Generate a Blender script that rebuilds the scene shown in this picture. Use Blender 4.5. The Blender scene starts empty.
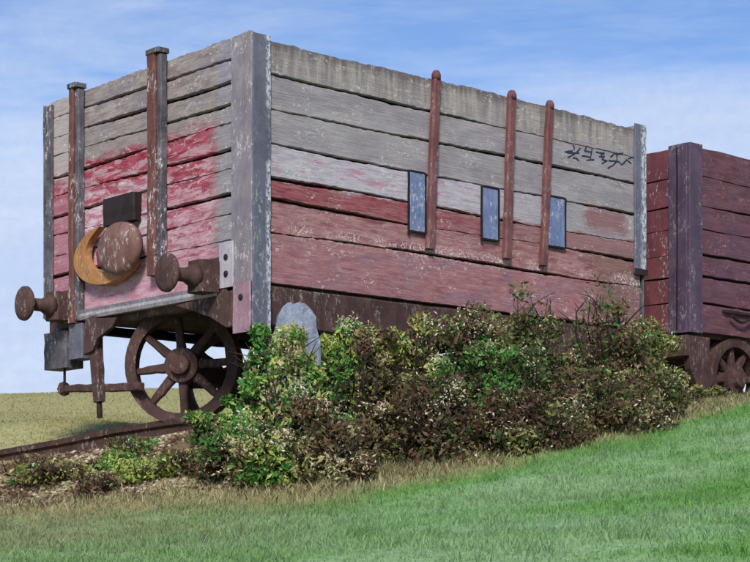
import bpy, bmesh, math, random
import numpy as np
from mathutils import Vector, Matrix, noise as mnoise

S = bpy.context.scene
COL = S.collection
R = math.radians

# ------------------------------------------------------------------ camera
EYE = -0.83
cam_d = bpy.data.cameras.new('camera')
cam = bpy.data.objects.new('camera', cam_d)
COL.objects.link(cam)
cam.location = (0, 0, EYE)
cam.rotation_euler = (R(90), 0, 0)
cam_d.sensor_width = 36
cam_d.lens = 1770 / 750 * 36
cam_d.shift_y = (547 - 281) / 750
cam_d.clip_start = 0.1
cam_d.clip_end = 3000
S.camera = cam

# ------------------------------------------------------------------ sky and sun
SUN_EL, SUN_AZ = 36, 186           # azimuth clockwise from +Y (view direction)
world = bpy.data.worlds.new('World')
S.world = world
world.use_nodes = True


def lin(c):
    return tuple(((v / 255) / 12.92 if v / 255 <= .04045 else ((v / 255 + .055) / 1.055) ** 2.4) for v in c)


class N:
    """small wrapper to write node trees as expressions"""
    def __init__(s, nt):
        s.nt = nt
        nt.nodes.clear()

    def new(s, t, **k):
        n = s.nt.nodes.new(t)
        for a, b in k.items():
            setattr(n, a, b)
        return n

    def put(s, sock, v):
        if isinstance(v, bpy.types.NodeSocket):
            s.nt.links.new(v, sock)
        elif isinstance(v, tuple) and sock.type == 'RGBA':
            sock.default_value = (*v[:3], 1)
        else:
            sock.default_value = v

    def m(s, op, a, b=0.0, c=None, clamp=False):
        n = s.new('ShaderNodeMath', operation=op, use_clamp=clamp)
        s.put(n.inputs[0], a)
        s.put(n.inputs[1], b)
        if c is not None:
            s.put(n.inputs[2], c)
        return n.outputs[0]

    def add(s, a, b): return s.m('ADD', a, b)
    def mul(s, a, b): return s.m('MULTIPLY', a, b)
    def sub(s, a, b): return s.m('SUBTRACT', a, b)

    def ss(s, x, a, b, lo=0.0, hi=1.0):
        n = s.new('ShaderNodeMapRange', interpolation_type='SMOOTHSTEP')
        s.put(n.inputs[0], x)
        for i, v in enumerate((a, b, lo, hi)):
            s.put(n.inputs[i + 1], v)
        return n.outputs[0]

    def band(s, x, a, b, w):
        return s.mul(s.ss(x, a - w, a + w), s.ss(x, b - w, b + w, 1.0, 0.0))

    def mix(s, f, a, b, mode='MIX'):
        n = s.new('ShaderNodeMix', data_type='RGBA', blend_type=mode)
        s.put(n.inputs[0], f)
        s.put(n.inputs[6], a)
        s.put(n.inputs[7], b)
        return n.outputs[2]

    def scale(s, vec, sc, rot=(0, 0, 0)):
        n = s.new('ShaderNodeMapping')
        s.put(n.inputs[0], vec)
        n.inputs[2].default_value = rot
        n.inputs[3].default_value = sc
        return n.outputs[0]

    def noise(s, vec, sc, det=4.0, rough=.55, dist=0.0):
        n = s.new('ShaderNodeTexNoise')
        s.put(n.inputs['Vector'], vec)
        n.inputs['Scale'].default_value = sc
        n.inputs['Detail'].default_value = det
        n.inputs['Roughness'].default_value = rough
        n.inputs['Distortion'].default_value = dist
        return n.outputs[0]

    def xyz(s, vec):
        n = s.new('ShaderNodeSeparateXYZ')
        s.put(n.inputs[0], vec)
        return n.outputs


w = N(world.node_tree)
sky = w.new('ShaderNodeTexSky', sky_type='NISHITA', sun_disc=False)
sky.sun_elevation = R(SUN_EL)
sky.sun_rotation = R(SUN_AZ)
sky.air_density = 1.0
sky.dust_density = 0.6
sky.ozone_density = 3.0
tc = w.new('ShaderNodeTexCoord')
dirv = tc.outputs['Generated']
dz = w.xyz(dirv)[2]
# thin streaky cloud veil: thick towards the horizon, torn into brush-like streaks higher up
st = w.noise(w.scale(dirv, (2.0, 2.0, 9.0), (R(6), R(-7), 0)), 2.2, 6, .58, .6)
st2 = w.noise(w.scale(dirv, (10, 10, 60.0), (R(8), R(-10), 0)), 2.0, 5, .6, .3)
fine = w.noise(dirv, 190, 3, .6)
hgt = w.add(dz, w.mul(w.sub(st, .5), .26))
veil = w.ss(hgt, .18, .315, 1.0, .06)
veil = w.m('ADD', veil, w.mul(w.sub(st2, .5), .58), clamp=True)
cloud = w.mix(w.ss(st, .35, .7), (.225, .27, .365), (.285, .32, .385))
cloud = w.mix(w.mul(w.sub(fine, .35), .5), cloud, (.135, .185, .30))
blue = w.mix(1.0, sky.outputs[0], (.042, .046, .056), 'MULTIPLY')
skyc = w.mix(veil, blue, cloud)
bg = w.new('ShaderNodeBackground')
w.put(bg.inputs[0], skyc)
bg.inputs[1].default_value = 1.0
wo = w.new('ShaderNodeOutputWorld')
w.nt.links.new(bg.outputs[0], wo.inputs[0])

sun_d = bpy.data.lights.new('sun', 'SUN')
sun_d.energy = 1.5
sun_d.angle = R(12)
sun_d.color = (1.0, .965, .92)
sun = bpy.data.objects.new('sun', sun_d)
COL.objects.link(sun)
a, e = R(SUN_AZ), R(SUN_EL)
sd = Vector((math.sin(a) * math.cos(e), math.cos(a) * math.cos(e), math.sin(e)))
sun.rotation_euler = sd.to_track_quat('Z', 'Y').to_euler()

S.view_settings.view_transform = 'Standard'
S.view_settings.look = 'None'
S.view_settings.exposure = 1.35
S.view_settings.gamma = 1.0
S.render.engine = 'CYCLES'


# ------------------------------------------------------------------ object helpers
def link(name, me, mat=None, parent=None, loc=None, rz=None):
    o = bpy.data.objects.new(name, me)
    COL.objects.link(o)
    if mat is not None and me is not None:
        for mm in (mat if isinstance(mat, (list, tuple)) else [mat]):
            me.materials.append(mm)
    if parent:
        o.parent = parent
    if loc is not None:
        o.location = loc
    if rz is not None:
        o.rotation_euler.z = rz
    return o


def tag(o, label, cat=None, group=None, kind=None):
    o['label'] = label
    if cat:
        o['category'] = cat
    if group:
        o['group'] = group
    if kind:
        o['kind'] = kind
    return o


def mesh(name, V, F, smooth=False):
    me = bpy.data.meshes.new(name)
    me.from_pydata([tuple(v) for v in V], [], F)
    me.update()
    if smooth:
        me.polygons.foreach_set('use_smooth', [True] * len(me.polygons))
    return me


class MB:
    def __init__(s):
        s.V, s.F = [], []

    def ring_sweep(s, rings, cap=True):
        n = len(rings[0])
        b = len(s.V)
        for r in rings:
            s.V += [tuple(p) for p in r]
        for i in range(len(rings) - 1):
            for j in range(n):
                k = (j + 1) % n
                s.F.append((b + i * n + j, b + i * n + k, b + (i + 1) * n + k, b + (i + 1) * n + j))
        if cap:
            s.F.append(tuple(b + j for j in reversed(range(n))))
            e_ = b + (len(rings) - 1) * n
            s.F.append(tuple(e_ + j for j in range(n)))

    def bar(s, p0, p1, wd, dp, side, n=6, jit=0.0, bev=.006, w1=None, d1=None, rng=random):
        """rectangular bar with chamfered, slightly uneven edges; side = direction of the width"""
        p0, p1 = Vector(p0), Vector(p1)
        ax = (p1 - p0).normalized()
        sx = Vector(side)
        sx = (sx - ax * sx.dot(ax)).normalized()
        sy = ax.cross(sx)
        rings = []
        for i in range(n + 1):
            t = i / n
            ww = (wd + ((w1 if w1 is not None else wd) - wd) * t) / 2
            dd = (dp + ((d1 if d1 is not None else dp) - dp) * t) / 2
            b = min(bev, ww * .45, dd * .45)
            c = p0.lerp(p1, t) + sx * rng.uniform(-jit, jit) + sy * rng.uniform(-jit, jit) * .5
            ww += rng.uniform(-jit, jit)
            rings.append([c + sx * x + sy * y for x, y in (
                (-ww, -dd + b), (-ww + b, -dd), (ww - b, -dd), (ww, -dd + b),
                (ww, dd - b), (ww - b, dd), (-ww + b, dd), (-ww, dd - b))])
        s.ring_sweep(rings)

    def box(s, x0, x1, y0, y1, z0, z1, bev=.005, jit=0.0, n=1):
        s.bar(((x0 + x1) / 2, (y0 + y1) / 2, z0), ((x0 + x1) / 2, (y0 + y1) / 2, z1), x1 - x0, y1 - y0, (1, 0, 0), n, jit, bev)

    def tube(s, pts, rad, n=6):
        pts = [Vector(p) for p in pts]
        rings = []
        for i, p in enumerate(pts):
            d = (pts[min(i + 1, len(pts) - 1)] - pts[max(i - 1, 0)]).normalized()
            a_ = d.orthogonal().normalized()
            if i and rings:
                a_ = (pa - d * pa.dot(d)).normalized()
            pa = a_
            b_ = d.cross(a_)
            r = rad[i] if isinstance(rad, (list, tuple)) else rad
            rings.append([p + (a_ * math.cos(t) + b_ * math.sin(t)) * r for t in [2 * math.pi * k / n for k in range(n)]])
        s.ring_sweep(rings)

    def lathe(s, prof, n, origin, axis, cap=True):
        """prof = list of (radius, along) revolved about axis"""
        o, ax = Vector(origin), Vector(axis).normalized()
        a_ = ax.orthogonal().normalized()
        b_ = ax.cross(a_)
        rings = [[o + ax * h + (a_ * math.cos(2 * math.pi * k / n) + b_ * math.sin(2 * math.pi * k / n)) * r for k in range(n)] for r, h in prof]
        s.ring_sweep(rings, cap)

    def slab(s, outline, origin, ex, ey, ez, th, bev=.004):
        """flat outline (x, y) given thickness th along ez"""
        o, ex, ey, ez = Vector(origin), Vector(ex), Vector(ey), Vector(ez)
        cx = sum(p[0] for p in outline) / len(outline)
        cy = sum(p[1] for p in outline) / len(outline)
        def ring(h, k):
            return [o + ex * (cx + (x - cx) * k) + ey * (cy + (y - cy) * k) + ez * h for x, y in outline]
        s.ring_sweep([ring(0, 1), ring(th - bev, 1), ring(th, .96)])

    def build(s, name, mat, parent=None, smooth=False, loc=None, rz=None):
        me = mesh(name, s.V, s.F, smooth)
        bm = bmesh.new()
        bm.from_mesh(me)
        bmesh.ops.recalc_face_normals(bm, faces=bm.faces)
        bm.to_mesh(me)
        bm.free()
        return link(name, me, mat, parent, loc, rz)


# ------------------------------------------------------------------ materials
def material(name, fn, coord=None, rough=.85, bump=.25, bscale=140, spec=.25, grain=False):
    mt = bpy.data.materials.new(name)
    mt.use_nodes = True
    n = N(mt.node_tree)
    t = n.new('ShaderNodeTexCoord')
    if coord is not None:
        t.object = coord
    vec = t.outputs['Object']
    col = fn(n, vec)
    p = n.new('ShaderNodeBsdfPrincipled')
    n.put(p.inputs['Base Color'], col)
    p.inputs['Roughness'].default_value = rough
    p.inputs['Specular IOR Level'].default_value = spec
    if bump:
        b = n.new('ShaderNodeBump')
        b.inputs['Strength'].default_value = bump
        b.inputs['Distance'].default_value = .01
        hgt_ = n.noise(vec, bscale, 5, .65)
        if grain:
            hgt_ = n.add(n.mul(hgt_, .4), n.mul(n.noise(n.scale(vec, (1.5, 1.5, 55)), 3.0, 6, .7, .25), 1.3))
        n.put(b.inputs['Height'], hgt_)
        n.nt.links.new(b.outputs[0], p.inputs['Normal'])
    o = n.new('ShaderNodeOutputMaterial')
    n.nt.links.new(p.outputs[0], o.inputs[0])
    return mt


def washed(base, dark, light, sc=5.0, fl=.0, flc=(210, 200, 195), stretch=(1, 1, 1)):
    """pigment-like mottling: blotches, granulation and a few flaked pale specks"""
    def fn(n, vec):
        v = n.scale(vec, stretch)
        c = n.mix(n.ss(n.noise(v, sc, 6, .65, .5), .33, .68), lin(dark), lin(light))
        c = n.mix(n.ss(n.noise(v, sc * 3.1, 5, .6), .3, .75, .35, .85), c, lin(base))
        c = n.mix(n.ss(n.noise(n.scale(vec, (7, 7, 1.2)), 5.0, 6, .7, .3), .46, .66, 0, .55), c, lin(dark))
        c = n.mix(n.ss(n.noise(vec, 120, 3, .7), .42, .72, 0, .45), c, lin(dark))
        c = n.mix(n.ss(n.noise(vec, 70, 6, .8), .52, .68, 0, .4), c, lin(light))
        if fl:
            f = n.mul(n.ss(n.noise(n.scale(vec, (1, 1, .45)), 42, 8, .85), .53, .58), n.ss(n.noise(n.scale(vec, (2, 2, 1)), 3.4, 5, .65), .49, .55))
            c = n.mix(n.mul(f, fl), c, lin(flc))
        return c
    return fn


# wagon frame: x along the side (to the right, away), y along the end (to the left, away), z up
TH = R(48.58)
NX, NY = -.755, 10.955
ROT = R(90) - TH
LEN, WID, ZB, ZT = 3.70, 2.44, .82, 2.335
H = ZT - ZB

wagon = link('goods_wagon', None, loc=(NX, NY, 0), rz=ROT)
tag(wagon, 'open planked goods wagon, weathered grey over faded red, spoked wheel under its end', 'wagon', 'old goods wagons')
wagon2 = link('goods_wagon', None, loc=(NX + math.sin(TH) * 4.27, NY + math.cos(TH) * 4.27, 0), rz=ROT)
tag(wagon2, 'dark maroon planked goods wagon with purple corner, partly hidden at right', 'wagon', 'old goods wagons')


def flecks(n, vec, c, amt, colour=(222, 212, 205), zone=None):
    f = n.mul(n.ss(n.noise(n.scale(vec, (.6, .6, 1)), 40, 8, .85), .54, .60), n.ss(n.noise(n.scale(vec, (1, 1, 2)), 4.0, 4, .6), .50, .58))
    if zone is not None:
        f = n.m('MAXIMUM', f, n.mul(n.ss(n.noise(vec, 55, 4, .75), .5, .57), zone))
    return n.mix(n.mul(f, amt), c, lin(colour))


def fr(n, z):                                      # 0 at the top edge of the body, 1 at its bottom
    return n.mul(n.sub(ZT, z), 1 / H)


def wood_grain(n, vec, c, dark, light):
    """long fibres, splits and knots running along the boards"""
    g1 = n.noise(n.scale(vec, (1.3, 1.3, 60)), 2.6, 7, .72, .35)
    g2 = n.noise(n.scale(vec, (2.6, 2.6, 150)), 2.2, 5, .7, .2)
    c = n.mix(n.ss(g1, .50, .66, 0, .50), c, lin(dark))
    c = n.mix(n.ss(g1, .46, .34, 0, .38), c, lin(light))
    return n.mix(n.ss(g2, .52, .68, 0, .32), c, lin(dark))


def side_paint(n, vec):
    x, y, z = n.xyz(vec)
    v = n.scale(vec, (1, 1, 3))
    F = fr(n, z)
    wv = n.add(n.mul(n.sub(n.noise(n.scale(vec, (2, 2, 6)), 1.6, 5, .6), .5), .10),
               n.mul(n.sub(n.noise(n.scale(vec, (5, 5, 40)), 3.0, 8, .8), .5), .085))
    Fw = n.add(F, wv)
    big = n.noise(v, 2.2, 6, .62, .6)
    med = n.noise(n.scale(vec, (3, 3, 14)), 2.6, 6, .65, .4)
    vert = n.noise(n.scale(vec, (9, 9, 1.2)), 2.4, 4, .6)
    grey = n.mix(n.ss(big, .3, .7), lin((140, 133, 138)), lin((172, 164, 164)))
    grey = n.mix(n.ss(med, .38, .7, 0, .5), grey, lin((150, 136, 134)))
    beige = n.mix(n.ss(vert, .35, .68), lin((140, 128, 126)), lin((174, 163, 154)))
    c = n.mix(n.ss(Fw, .10, .17), beige, grey)
    c = n.mix(n.ss(n.add(F, n.mul(n.sub(vert, .5), .10)), .0, .065, .75, 0), c, lin((84, 76, 80)))     # sooty top edge
    white = n.mix(n.ss(med, .35, .7), lin((198, 188, 192)), lin((170, 160, 168)))
    wgrey = n.mix(n.ss(x, 1.9, 3.0), white, lin((160, 152, 152)))
    c = n.mix(n.mul(n.band(Fw, .425, .60, .018), .95), c, wgrey)
    smear = n.mul(n.band(Fw, .455, .53, .02), n.ss(n.noise(n.scale(vec, (2.2, 2.2, 12)), 2.0, 4, .6), .52, .62))
    c = n.mix(n.mul(smear, n.ss(x, 1.9, 2.3, .85, 0)), c, lin((190, 118, 142)))
    red = n.mix(n.ss(med, .32, .62), lin((124, 46, 54)), lin((160, 84, 88)))
    pink = n.mix(n.ss(med, .3, .7), lin((150, 92, 92)), lin((180, 136, 132)))
    pink = n.mix(n.mul(n.ss(n.noise(n.scale(vec, (1.5, 1.5, 9)), 2.4, 5, .6), .50, .64), .7), pink, lin((132, 56, 70)))
    mauve = n.mix(n.ss(med, .3, .7), lin((148, 92, 94)), lin((178, 128, 126)))
    mauve = n.mix(n.mul(n.ss(big, .42, .68), .6), mauve, lin((138, 108, 122)))
    worn = n.mul(n.ss(n.add(x, n.mul(n.sub(med, .5), 3.0)), 1.2, 2.8), .62)
    worn = n.m('MAXIMUM', worn, n.mul(n.ss(n.noise(n.scale(vec, (1.6, 1.6, 16)), 2.2, 8, .75, .3), .53, .57), .6))
    red = n.mix(worn, red, lin((152, 124, 122)))
    c = n.mix(n.ss(Fw, .566, .576), c, red)
    c = n.mix(n.ss(Fw, .640, .675), c, pink)
    c = n.mix(n.ss(Fw, .775, .80), c, mauve)
    patch = n.mul(n.band(n.add(x, n.mul(wv, 4)), 3.05, 3.52, .06), n.band(Fw, .435, .545, .03))
    c = n.mix(n.mul(patch, .75), c, lin((138, 78, 78)))
    olive = n.mul(n.ss(n.add(x, n.mul(n.sub(big, .5), 1.6)), 2.95, 3.4), n.ss(Fw, .60, .68))
    c = n.mix(n.mul(olive, .55), c, lin((104, 80, 62)))
    cr = n.noise(n.scale(vec, (3.2, 3.2, 46)), 2.0, 5, .6, .3)
    crack = n.mul(n.band(cr, .492, .508, .006), n.ss(n.noise(vec, 4.2, 3, .6), .50, .57))
    c = n.mix(n.mul(crack, n.ss(F, .62, .68, .25, .9)), c, lin((48, 32, 38)))
    c = wood_grain(n, vec, c, (98, 80, 86), (200, 188, 188))
    c = n.mix(n.ss(n.noise(vec, 110, 3, .7), .40, .72, 0, .2), c, lin((90, 78, 84)))
    zone = n.mul(n.band(F, .745, .80, .02), n.ss(n.noise(vec, 3.2, 3, .5), .42, .58))
    c = flecks(n, vec, c, .75, zone=zone)
    return c


def end_paint(n, vec):
    x, y, z = n.xyz(vec)
    F = fr(n, z)
    wv = n.mul(n.sub(n.noise(n.scale(vec, (3, 3, 7)), 1.6, 5, .65), .5), .14)
    Fw = n.add(F, wv)
    yw = n.add(y, n.add(n.mul(n.sub(n.noise(n.scale(vec, (1, 1, 5)), 3, 5, .65), .5), .30), n.mul(n.sub(n.noise(vec, 30, 4, .7), .5), .10)))
    med = n.noise(n.scale(vec, (3, 3, 10)), 2.4, 6, .65, .5)
    big = n.noise(n.scale(vec, (2, 2, 6)), 1.5, 5, .6, .6)
    grey = n.mix(n.ss(med, .3, .7), lin((126, 114, 112)), lin((172, 158, 150)))
    grey = n.mix(n.ss(big, .45, .7, 0, .6), grey, lin((128, 124, 136)))
    cool = n.mix(n.ss(med, .3, .7), lin((132, 128, 140)), lin((164, 158, 166)))
    crim = n.mix(n.ss(med, .38, .60), lin((138, 18, 44)), lin((178, 66, 88)))
    rose = n.mix(n.ss(med, .36, .60), lin((170, 84, 104)), lin((212, 178, 186)))
    pale = n.mix(n.ss(med, .42, .60), lin((218, 206, 208)), lin((190, 116, 136)))
    c = n.mix(n.ss(yw, .30, .40), cool, grey)
    c = n.mix(n.ss(Fw, .27, .12), n.mix(.35, c, lin((150, 140, 132))), c)
    redm = n.mul(n.ss(Fw, .285, .325), n.ss(yw, .33, .47))
    stroke = n.noise(n.scale(vec, (1.5, 1.5, 9)), 2.3, 7, .68, .5)
    gapm = n.ss(stroke, .50, .545)
    pinkg = n.mix(n.ss(med, .4, .6), lin((206, 176, 182)), lin((180, 150, 152)))
    c = n.mix(n.mul(redm, .95), c, n.mix(n.mul(gapm, .7), crim, pinkg))
    c = n.mix(n.mul(n.mul(redm, .65), n.ss(n.add(Fw, n.mul(n.sub(stroke, .5), 1.1)), .50, .58)), c, rose)
    core = n.mul(n.band(yw, 1.02, 1.95, .10), n.ss(n.add(F, n.mul(n.sub(big, .5), .5)), .46, .56))
    c = n.mix(n.mul(core, .85), c, pale)
    low = n.mul(n.ss(Fw, .84, .90), redm)
    c = n.mix(n.mul(low, .6), c, lin((196, 140, 156)))
    far = n.ss(yw, 2.02, 2.12)
    c = n.mix(n.mul(n.mul(far, n.ss(Fw, .40, .5)), .8), c, lin((176, 112, 126)))
    c = n.mix(n.mul(n.mul(far, n.ss(Fw, .42, .3)), .7), c, lin((190, 178, 174)))
    cr = n.noise(n.scale(vec, (3.2, 3.2, 40)), 2.0, 5, .6, .3)
    c = n.mix(n.mul(n.band(cr, .494, .506, .005), n.ss(n.noise(vec, 5, 3, .6), .5, .57, 0, .5)), c, lin((60, 44, 50)))
    c = wood_grain(n, vec, c, (112, 88, 94), (206, 194, 192))
    c = n.mix(n.ss(n.noise(vec, 110, 3, .7), .40, .72, 0, .2), c, lin((104, 84, 90)))
    return flecks(n, vec, c, .8)


def maroon_paint(n, vec):
    x, y, z = n.xyz(vec)
    med = n.noise(n.scale(vec, (2.4, 2.4, 8)), 2.2, 6, .65, .5)
    big = n.noise(vec, 1.8, 5, .6, .5)
    c = n.mix(n.ss(med, .3, .7), lin((86, 54, 62)), lin((120, 78, 84)))
    c = n.mix(n.ss(big, .4, .65, 0, .6), c, lin((100, 74, 90)))
    c = n.mix(n.mul(n.ss(y, .30, .05, 0, 1), n.ss(x, -.02, -.04)), c, lin((150, 50, 66)))
    cr = n.noise(n.scale(vec, (3.2, 3.2, 40)), 2.0, 5, .6, .3)
    c = n.mix(n.mul(n.band(cr, .492, .508, .006), n.ss(n.noise(vec, 4, 3, .6), .5, .57, 0, .8)), c, lin((38, 24, 34)))
    c = wood_grain(n, vec, c, (52, 34, 44), (140, 96, 102))
    return flecks(n, vec, c, .6, (190, 140, 146))


M = {}
M['side'] = material('weathered_side_paint', side_paint, wagon, bump=.5, grain=True)
M['end'] = material('weathered_end_paint', end_paint, wagon, bump=.5, grain=True)
M['maroon'] = material('maroon_plank_paint', maroon_paint, wagon2, bump=.5, grain=True)
M['crimson'] = material('crimson_end_paint', washed((112, 62, 66), (86, 48, 54), (134, 80, 84), 4, .6), wagon2, bump=.3)
M['purple'] = material('purple_corner_paint', washed((84, 68, 86), (62, 50, 66), (106, 88, 104), 4, .3), wagon2, bump=.3)
M['gap'] = material('gap_dark', washed((34, 28, 32), (22, 18, 22), (44, 36, 40), 6), wagon)  # darkness of the plank gaps put into the colour; also edges and seam
M['mauve'] = material('mauve_grey_steel', washed((136, 128, 134), (108, 100, 108), (156, 146, 148), 4, .8), wagon, rough=.7)
def slate_paint(n, vec):
    c = washed((100, 100, 112), (76, 76, 88), (122, 122, 134), 4, .45)(n, vec)
    x = n.xyz(vec)[0]
    edge = n.m('MAXIMUM', n.band(x, .088, .13, .012), n.ss(x, LEN - .05, LEN - .005))
    f = n.mul(n.ss(n.noise(n.scale(vec, (1, 1, .5)), 46, 7, .8), .46, .53), n.mul(edge, n.ss(n.noise(vec, 4, 3, .5), .36, .46)))
    return n.mix(n.mul(f, .85), c, lin((206, 206, 212)))


M['slate'] = material('slate_grey_steel', slate_paint, wagon, rough=.7)
M['dark'] = material('dark_grey_steel', washed((82, 78, 84), (48, 46, 50), (132, 126, 130), 7, .8), wagon, rough=.7)
M['rust'] = material('rusty_brown_iron', washed((78, 56, 52), (52, 36, 34), (106, 78, 70), 6, .35), wagon, rough=.75)
M['post'] = material('red_brown_post_paint', washed((106, 66, 60), (76, 46, 44), (134, 92, 82), 5, .8), wagon, rough=.75)
M['stan'] = material('oxide_red_stanchion_paint', washed((112, 70, 70), (82, 48, 50), (136, 92, 88), 4, .25), wagon, rough=.75)
M['ochre'] = material('ochre_coupling_paint', washed((172, 118, 66), (136, 84, 44), (196, 150, 92), 6, .4), wagon, rough=.6)
M['disc'] = material('tan_brown_iron', washed((122, 86, 78), (90, 62, 56), (146, 110, 98), 6, .9), wagon, rough=.65)
M['black'] = material('black_brown_iron', washed((44, 34, 32), (30, 24, 24), (62, 46, 42), 6), wagon, rough=.7)
M['beam'] = material('pale_grey_beam', washed((156, 148, 154), (110, 102, 110), (184, 176, 180), 8, .6), wagon, rough=.75)
M['bracket'] = material('off_white_bracket', washed((180, 172, 178), (150, 142, 150), (200, 192, 196), 6, .4), wagon, rough=.7)
M['pinkb'] = material('pink_grey_bracket', washed((158, 124, 134), (130, 98, 110), (176, 146, 152), 6, .4), wagon, rough=.7)
M['blue'] = material('blue_grey_plate_paint', washed((108, 122, 156), (82, 94, 130), (140, 152, 178), 6, .8), wagon, rough=.6)
M['ink'] = material('navy_number_paint', washed((44, 50, 70), (30, 34, 50), (60, 70, 94), 8), wagon)
M['wheel'] = material('dark_rust_wheel', washed((76, 54, 50), (50, 34, 32), (102, 74, 66), 5, .35, (170, 150, 140)), None, rough=.75)
M['filler'] = material('pale_sky_grey', washed((128, 134, 150), (92, 98, 116), (164, 170, 180), 9, .6, (196, 198, 190)), None, bump=.9, bscale=34)
M['rail'] = material('rusty_rail', washed((66, 46, 42), (44, 30, 28), (92, 68, 56), 8, .3), None)
M['twig'] = material('dark_twig_bark', washed((52, 42, 36), (36, 28, 24), (78, 62, 50), 12), None, bump=0)


# ------------------------------------------------------------------ terrain
def at(x, y, d):                                   # survey: sight line of the photograph at a chosen real distance
    return ((x - 375) / 1770 * d, d, (547 - y) / 1770 * d + EYE)


def wl(u_, v_, z=0.0):                             # wagon frame to world
    return (NX + math.sin(TH) * u_ - math.cos(TH) * v_, NY + math.cos(TH) * u_ + math.sin(TH) * v_, z)


ctrl = [(0, 0, -2.25), (-5, 0, -2.3), (5, 0, -2.2), (0, 3, -1.72), (-3, 3, -1.8), (3, 3, -1.65),
        at(-80, 566, 6.6), at(180, 564, 6.5), at(375, 562, 6.5), at(560, 560, 6.5), at(830, 552, 6.5),
        at(0, 543, 8.6), at(200, 533, 8.4), at(375, 520, 8.4), at(560, 508, 8.6), at(760, 488, 9.0),
        at(-60, 519, 11.0), at(0, 514, 10.8), at(150, 500, 10.4), at(330, 484, 10.2), at(450, 462, 10.8), at(560, 440, 11.6), at(690, 407, 12.7), at(760, 396, 13.1),
        at(-80, 474, 12.9), at(0, 464, 12.7), at(90, 447, 12.3), at(170, 430, 12.0), at(215, 424, 11.7),
        (-5, 10.6, -.75), (-7, 12.5, -.5), (6, 10, .0), (6, 14, .6), (4.2, 12.6, .36), (9, 14, .7),
        wl(.6, .3), wl(2, .4, .02), wl(3.5, .4, .05), wl(5, .3, .12), wl(7, .4, .2), wl(.8, 2.0), wl(2.5, 2.0), wl(5, 2.0, .05), wl(9, 1.5, .2),
        wl(-1.6, 3.2, .05), wl(.3, 3.4, .15), wl(3, 4, .2), wl(6, 4.5, .3),
        at(-150, 430, 16.5), at(0, 424, 16.5), at(130, 417, 16.5), (2, 17.5, .55), (6, 19, .7),
        at(-200, 395, 21.5), at(0, 392.5, 21.5), at(130, 386, 21.5), at(260, 382, 21.5), (2, 22, 1.25), (6, 23, 1.3), (12, 22, 1.3), (-8, 21, .9), (-14, 16, .3), (14, 16, .9),
        (-6, 28, 1.05), (0, 28, 1.15), (8, 28, 1.2), (-30, 45, -.5), (0, 45, 0), (30, 45, 0), (-60, 20, -1), (60, 20, 0), (-40, 0, -3), (40, 0, -2.5), (0, -40, -3.5),
        (-300, 300, -10), (300, 300, -10), (0, 300, -9), (-300, -300, -8), (300, -300, -8), (-900, 900, -20), (900, 900, -20), (900, -900, -20), (-900, -900, -20)]
cp = np.array(ctrl)
dm = np.sqrt(((cp[:, None, :2] - cp[None, :, :2]) ** 2).sum(-1))
A = np.block([[dm, np.ones((len(cp), 1))], [np.ones((1, len(cp))), np.zeros((1, 1))]])
wts = np.linalg.solve(A, np.concatenate([cp[:, 2], [0]]))


def spaced(lo, hi, step, far):
    a_ = list(np.arange(lo, hi, step))
    s_, p = step, hi
    up = []
    while p < far:
        up.append(p); s_ *= 1.22; p += s_
    s_, p = step, lo
    dn = []
    while p > -far:
        s_ *= 1.22; p -= s_; dn.append(p)
    return np.array(dn[::-1] + a_ + up)


gx, gy = spaced(-4.6, 4.6, .09, 900), spaced(4.5, 18, .09, 900)
GX, GY = np.meshgrid(gx, gy)
P = np.stack([GX.ravel(), GY.ravel()], 1)
GZ = np.zeros(len(P)) + wts[-1]
for i in range(len(cp)):
    GZ += wts[i] * np.sqrt(((P - cp[i, :2]) ** 2).sum(1))
GZ = GZ.reshape(GX.shape)
for _ in range(18):
    g = GZ.copy()
    g[1:-1, 1:-1] = (GZ[1:-1, 1:-1] * 4 + GZ[:-2, 1:-1] + GZ[2:, 1:-1] + GZ[1:-1, :-2] + GZ[1:-1, 2:]) / 8
    GZ = g
rs = np.random.RandomState(5)


def vnoise(x, y, sc, seed=0):
    """vectorised value noise, 0..1"""
    x, y = np.asarray(x) * sc + seed * 17.3, np.asarray(y) * sc - seed * 9.1
    xi, yi = np.floor(x).astype(np.int64), np.floor(y).astype(np.int64)
    fx, fy = x - xi, y - yi
    fx, fy = fx * fx * (3 - 2 * fx), fy * fy * (3 - 2 * fy)
    def h(i, j):
        k = (i * 374761393 + j * 668265263 + seed * 974711) & 0x7fffffff
        k = ((k ^ (k >> 13)) * 1274126177) & 0x7fffffff
        return ((k ^ (k >> 16)) & 0xffff) / 65535
    return (h(xi, yi) * (1 - fx) + h(xi + 1, yi) * fx) * (1 - fy) + (h(xi, yi + 1) * (1 - fx) + h(xi + 1, yi + 1) * fx) * fy


def fbm(x, y, sc, seed=0):
    return (vnoise(x, y, sc, seed) * .5 + vnoise(x, y, sc * 2.1, seed + 1) * .3 + vnoise(x, y, sc * 4.3, seed + 2) * .2)


GZ += (fbm(GX, GY, 1.3, 3) - .5) * .07


def ground(x, y):
    x, y = np.asarray(x, float), np.asarray(y, float)
    i = np.clip(np.searchsorted(gx, x) - 1, 0, len(gx) - 2)
    j = np.clip(np.searchsorted(gy, y) - 1, 0, len(gy) - 2)
    fx, fy = (x - gx[i]) / (gx[i + 1] - gx[i]), (y - gy[j]) / (gy[j + 1] - gy[j])
    return (GZ[j, i] * (1 - fx) + GZ[j, i + 1] * fx) * (1 - fy) + (GZ[j + 1, i] * (1 - fx) + GZ[j + 1, i + 1] * fx) * fy


LX = np.array([-8, -3.0, -2.3, -1.3, -.26, .46, 1.21, 2.26, 2.85, 6])
LY = np.array([12.2, 11.3, 11.0, 10.5, 10.2, 10.75, 11.55, 12.6, 13.0, 14.5])


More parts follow.
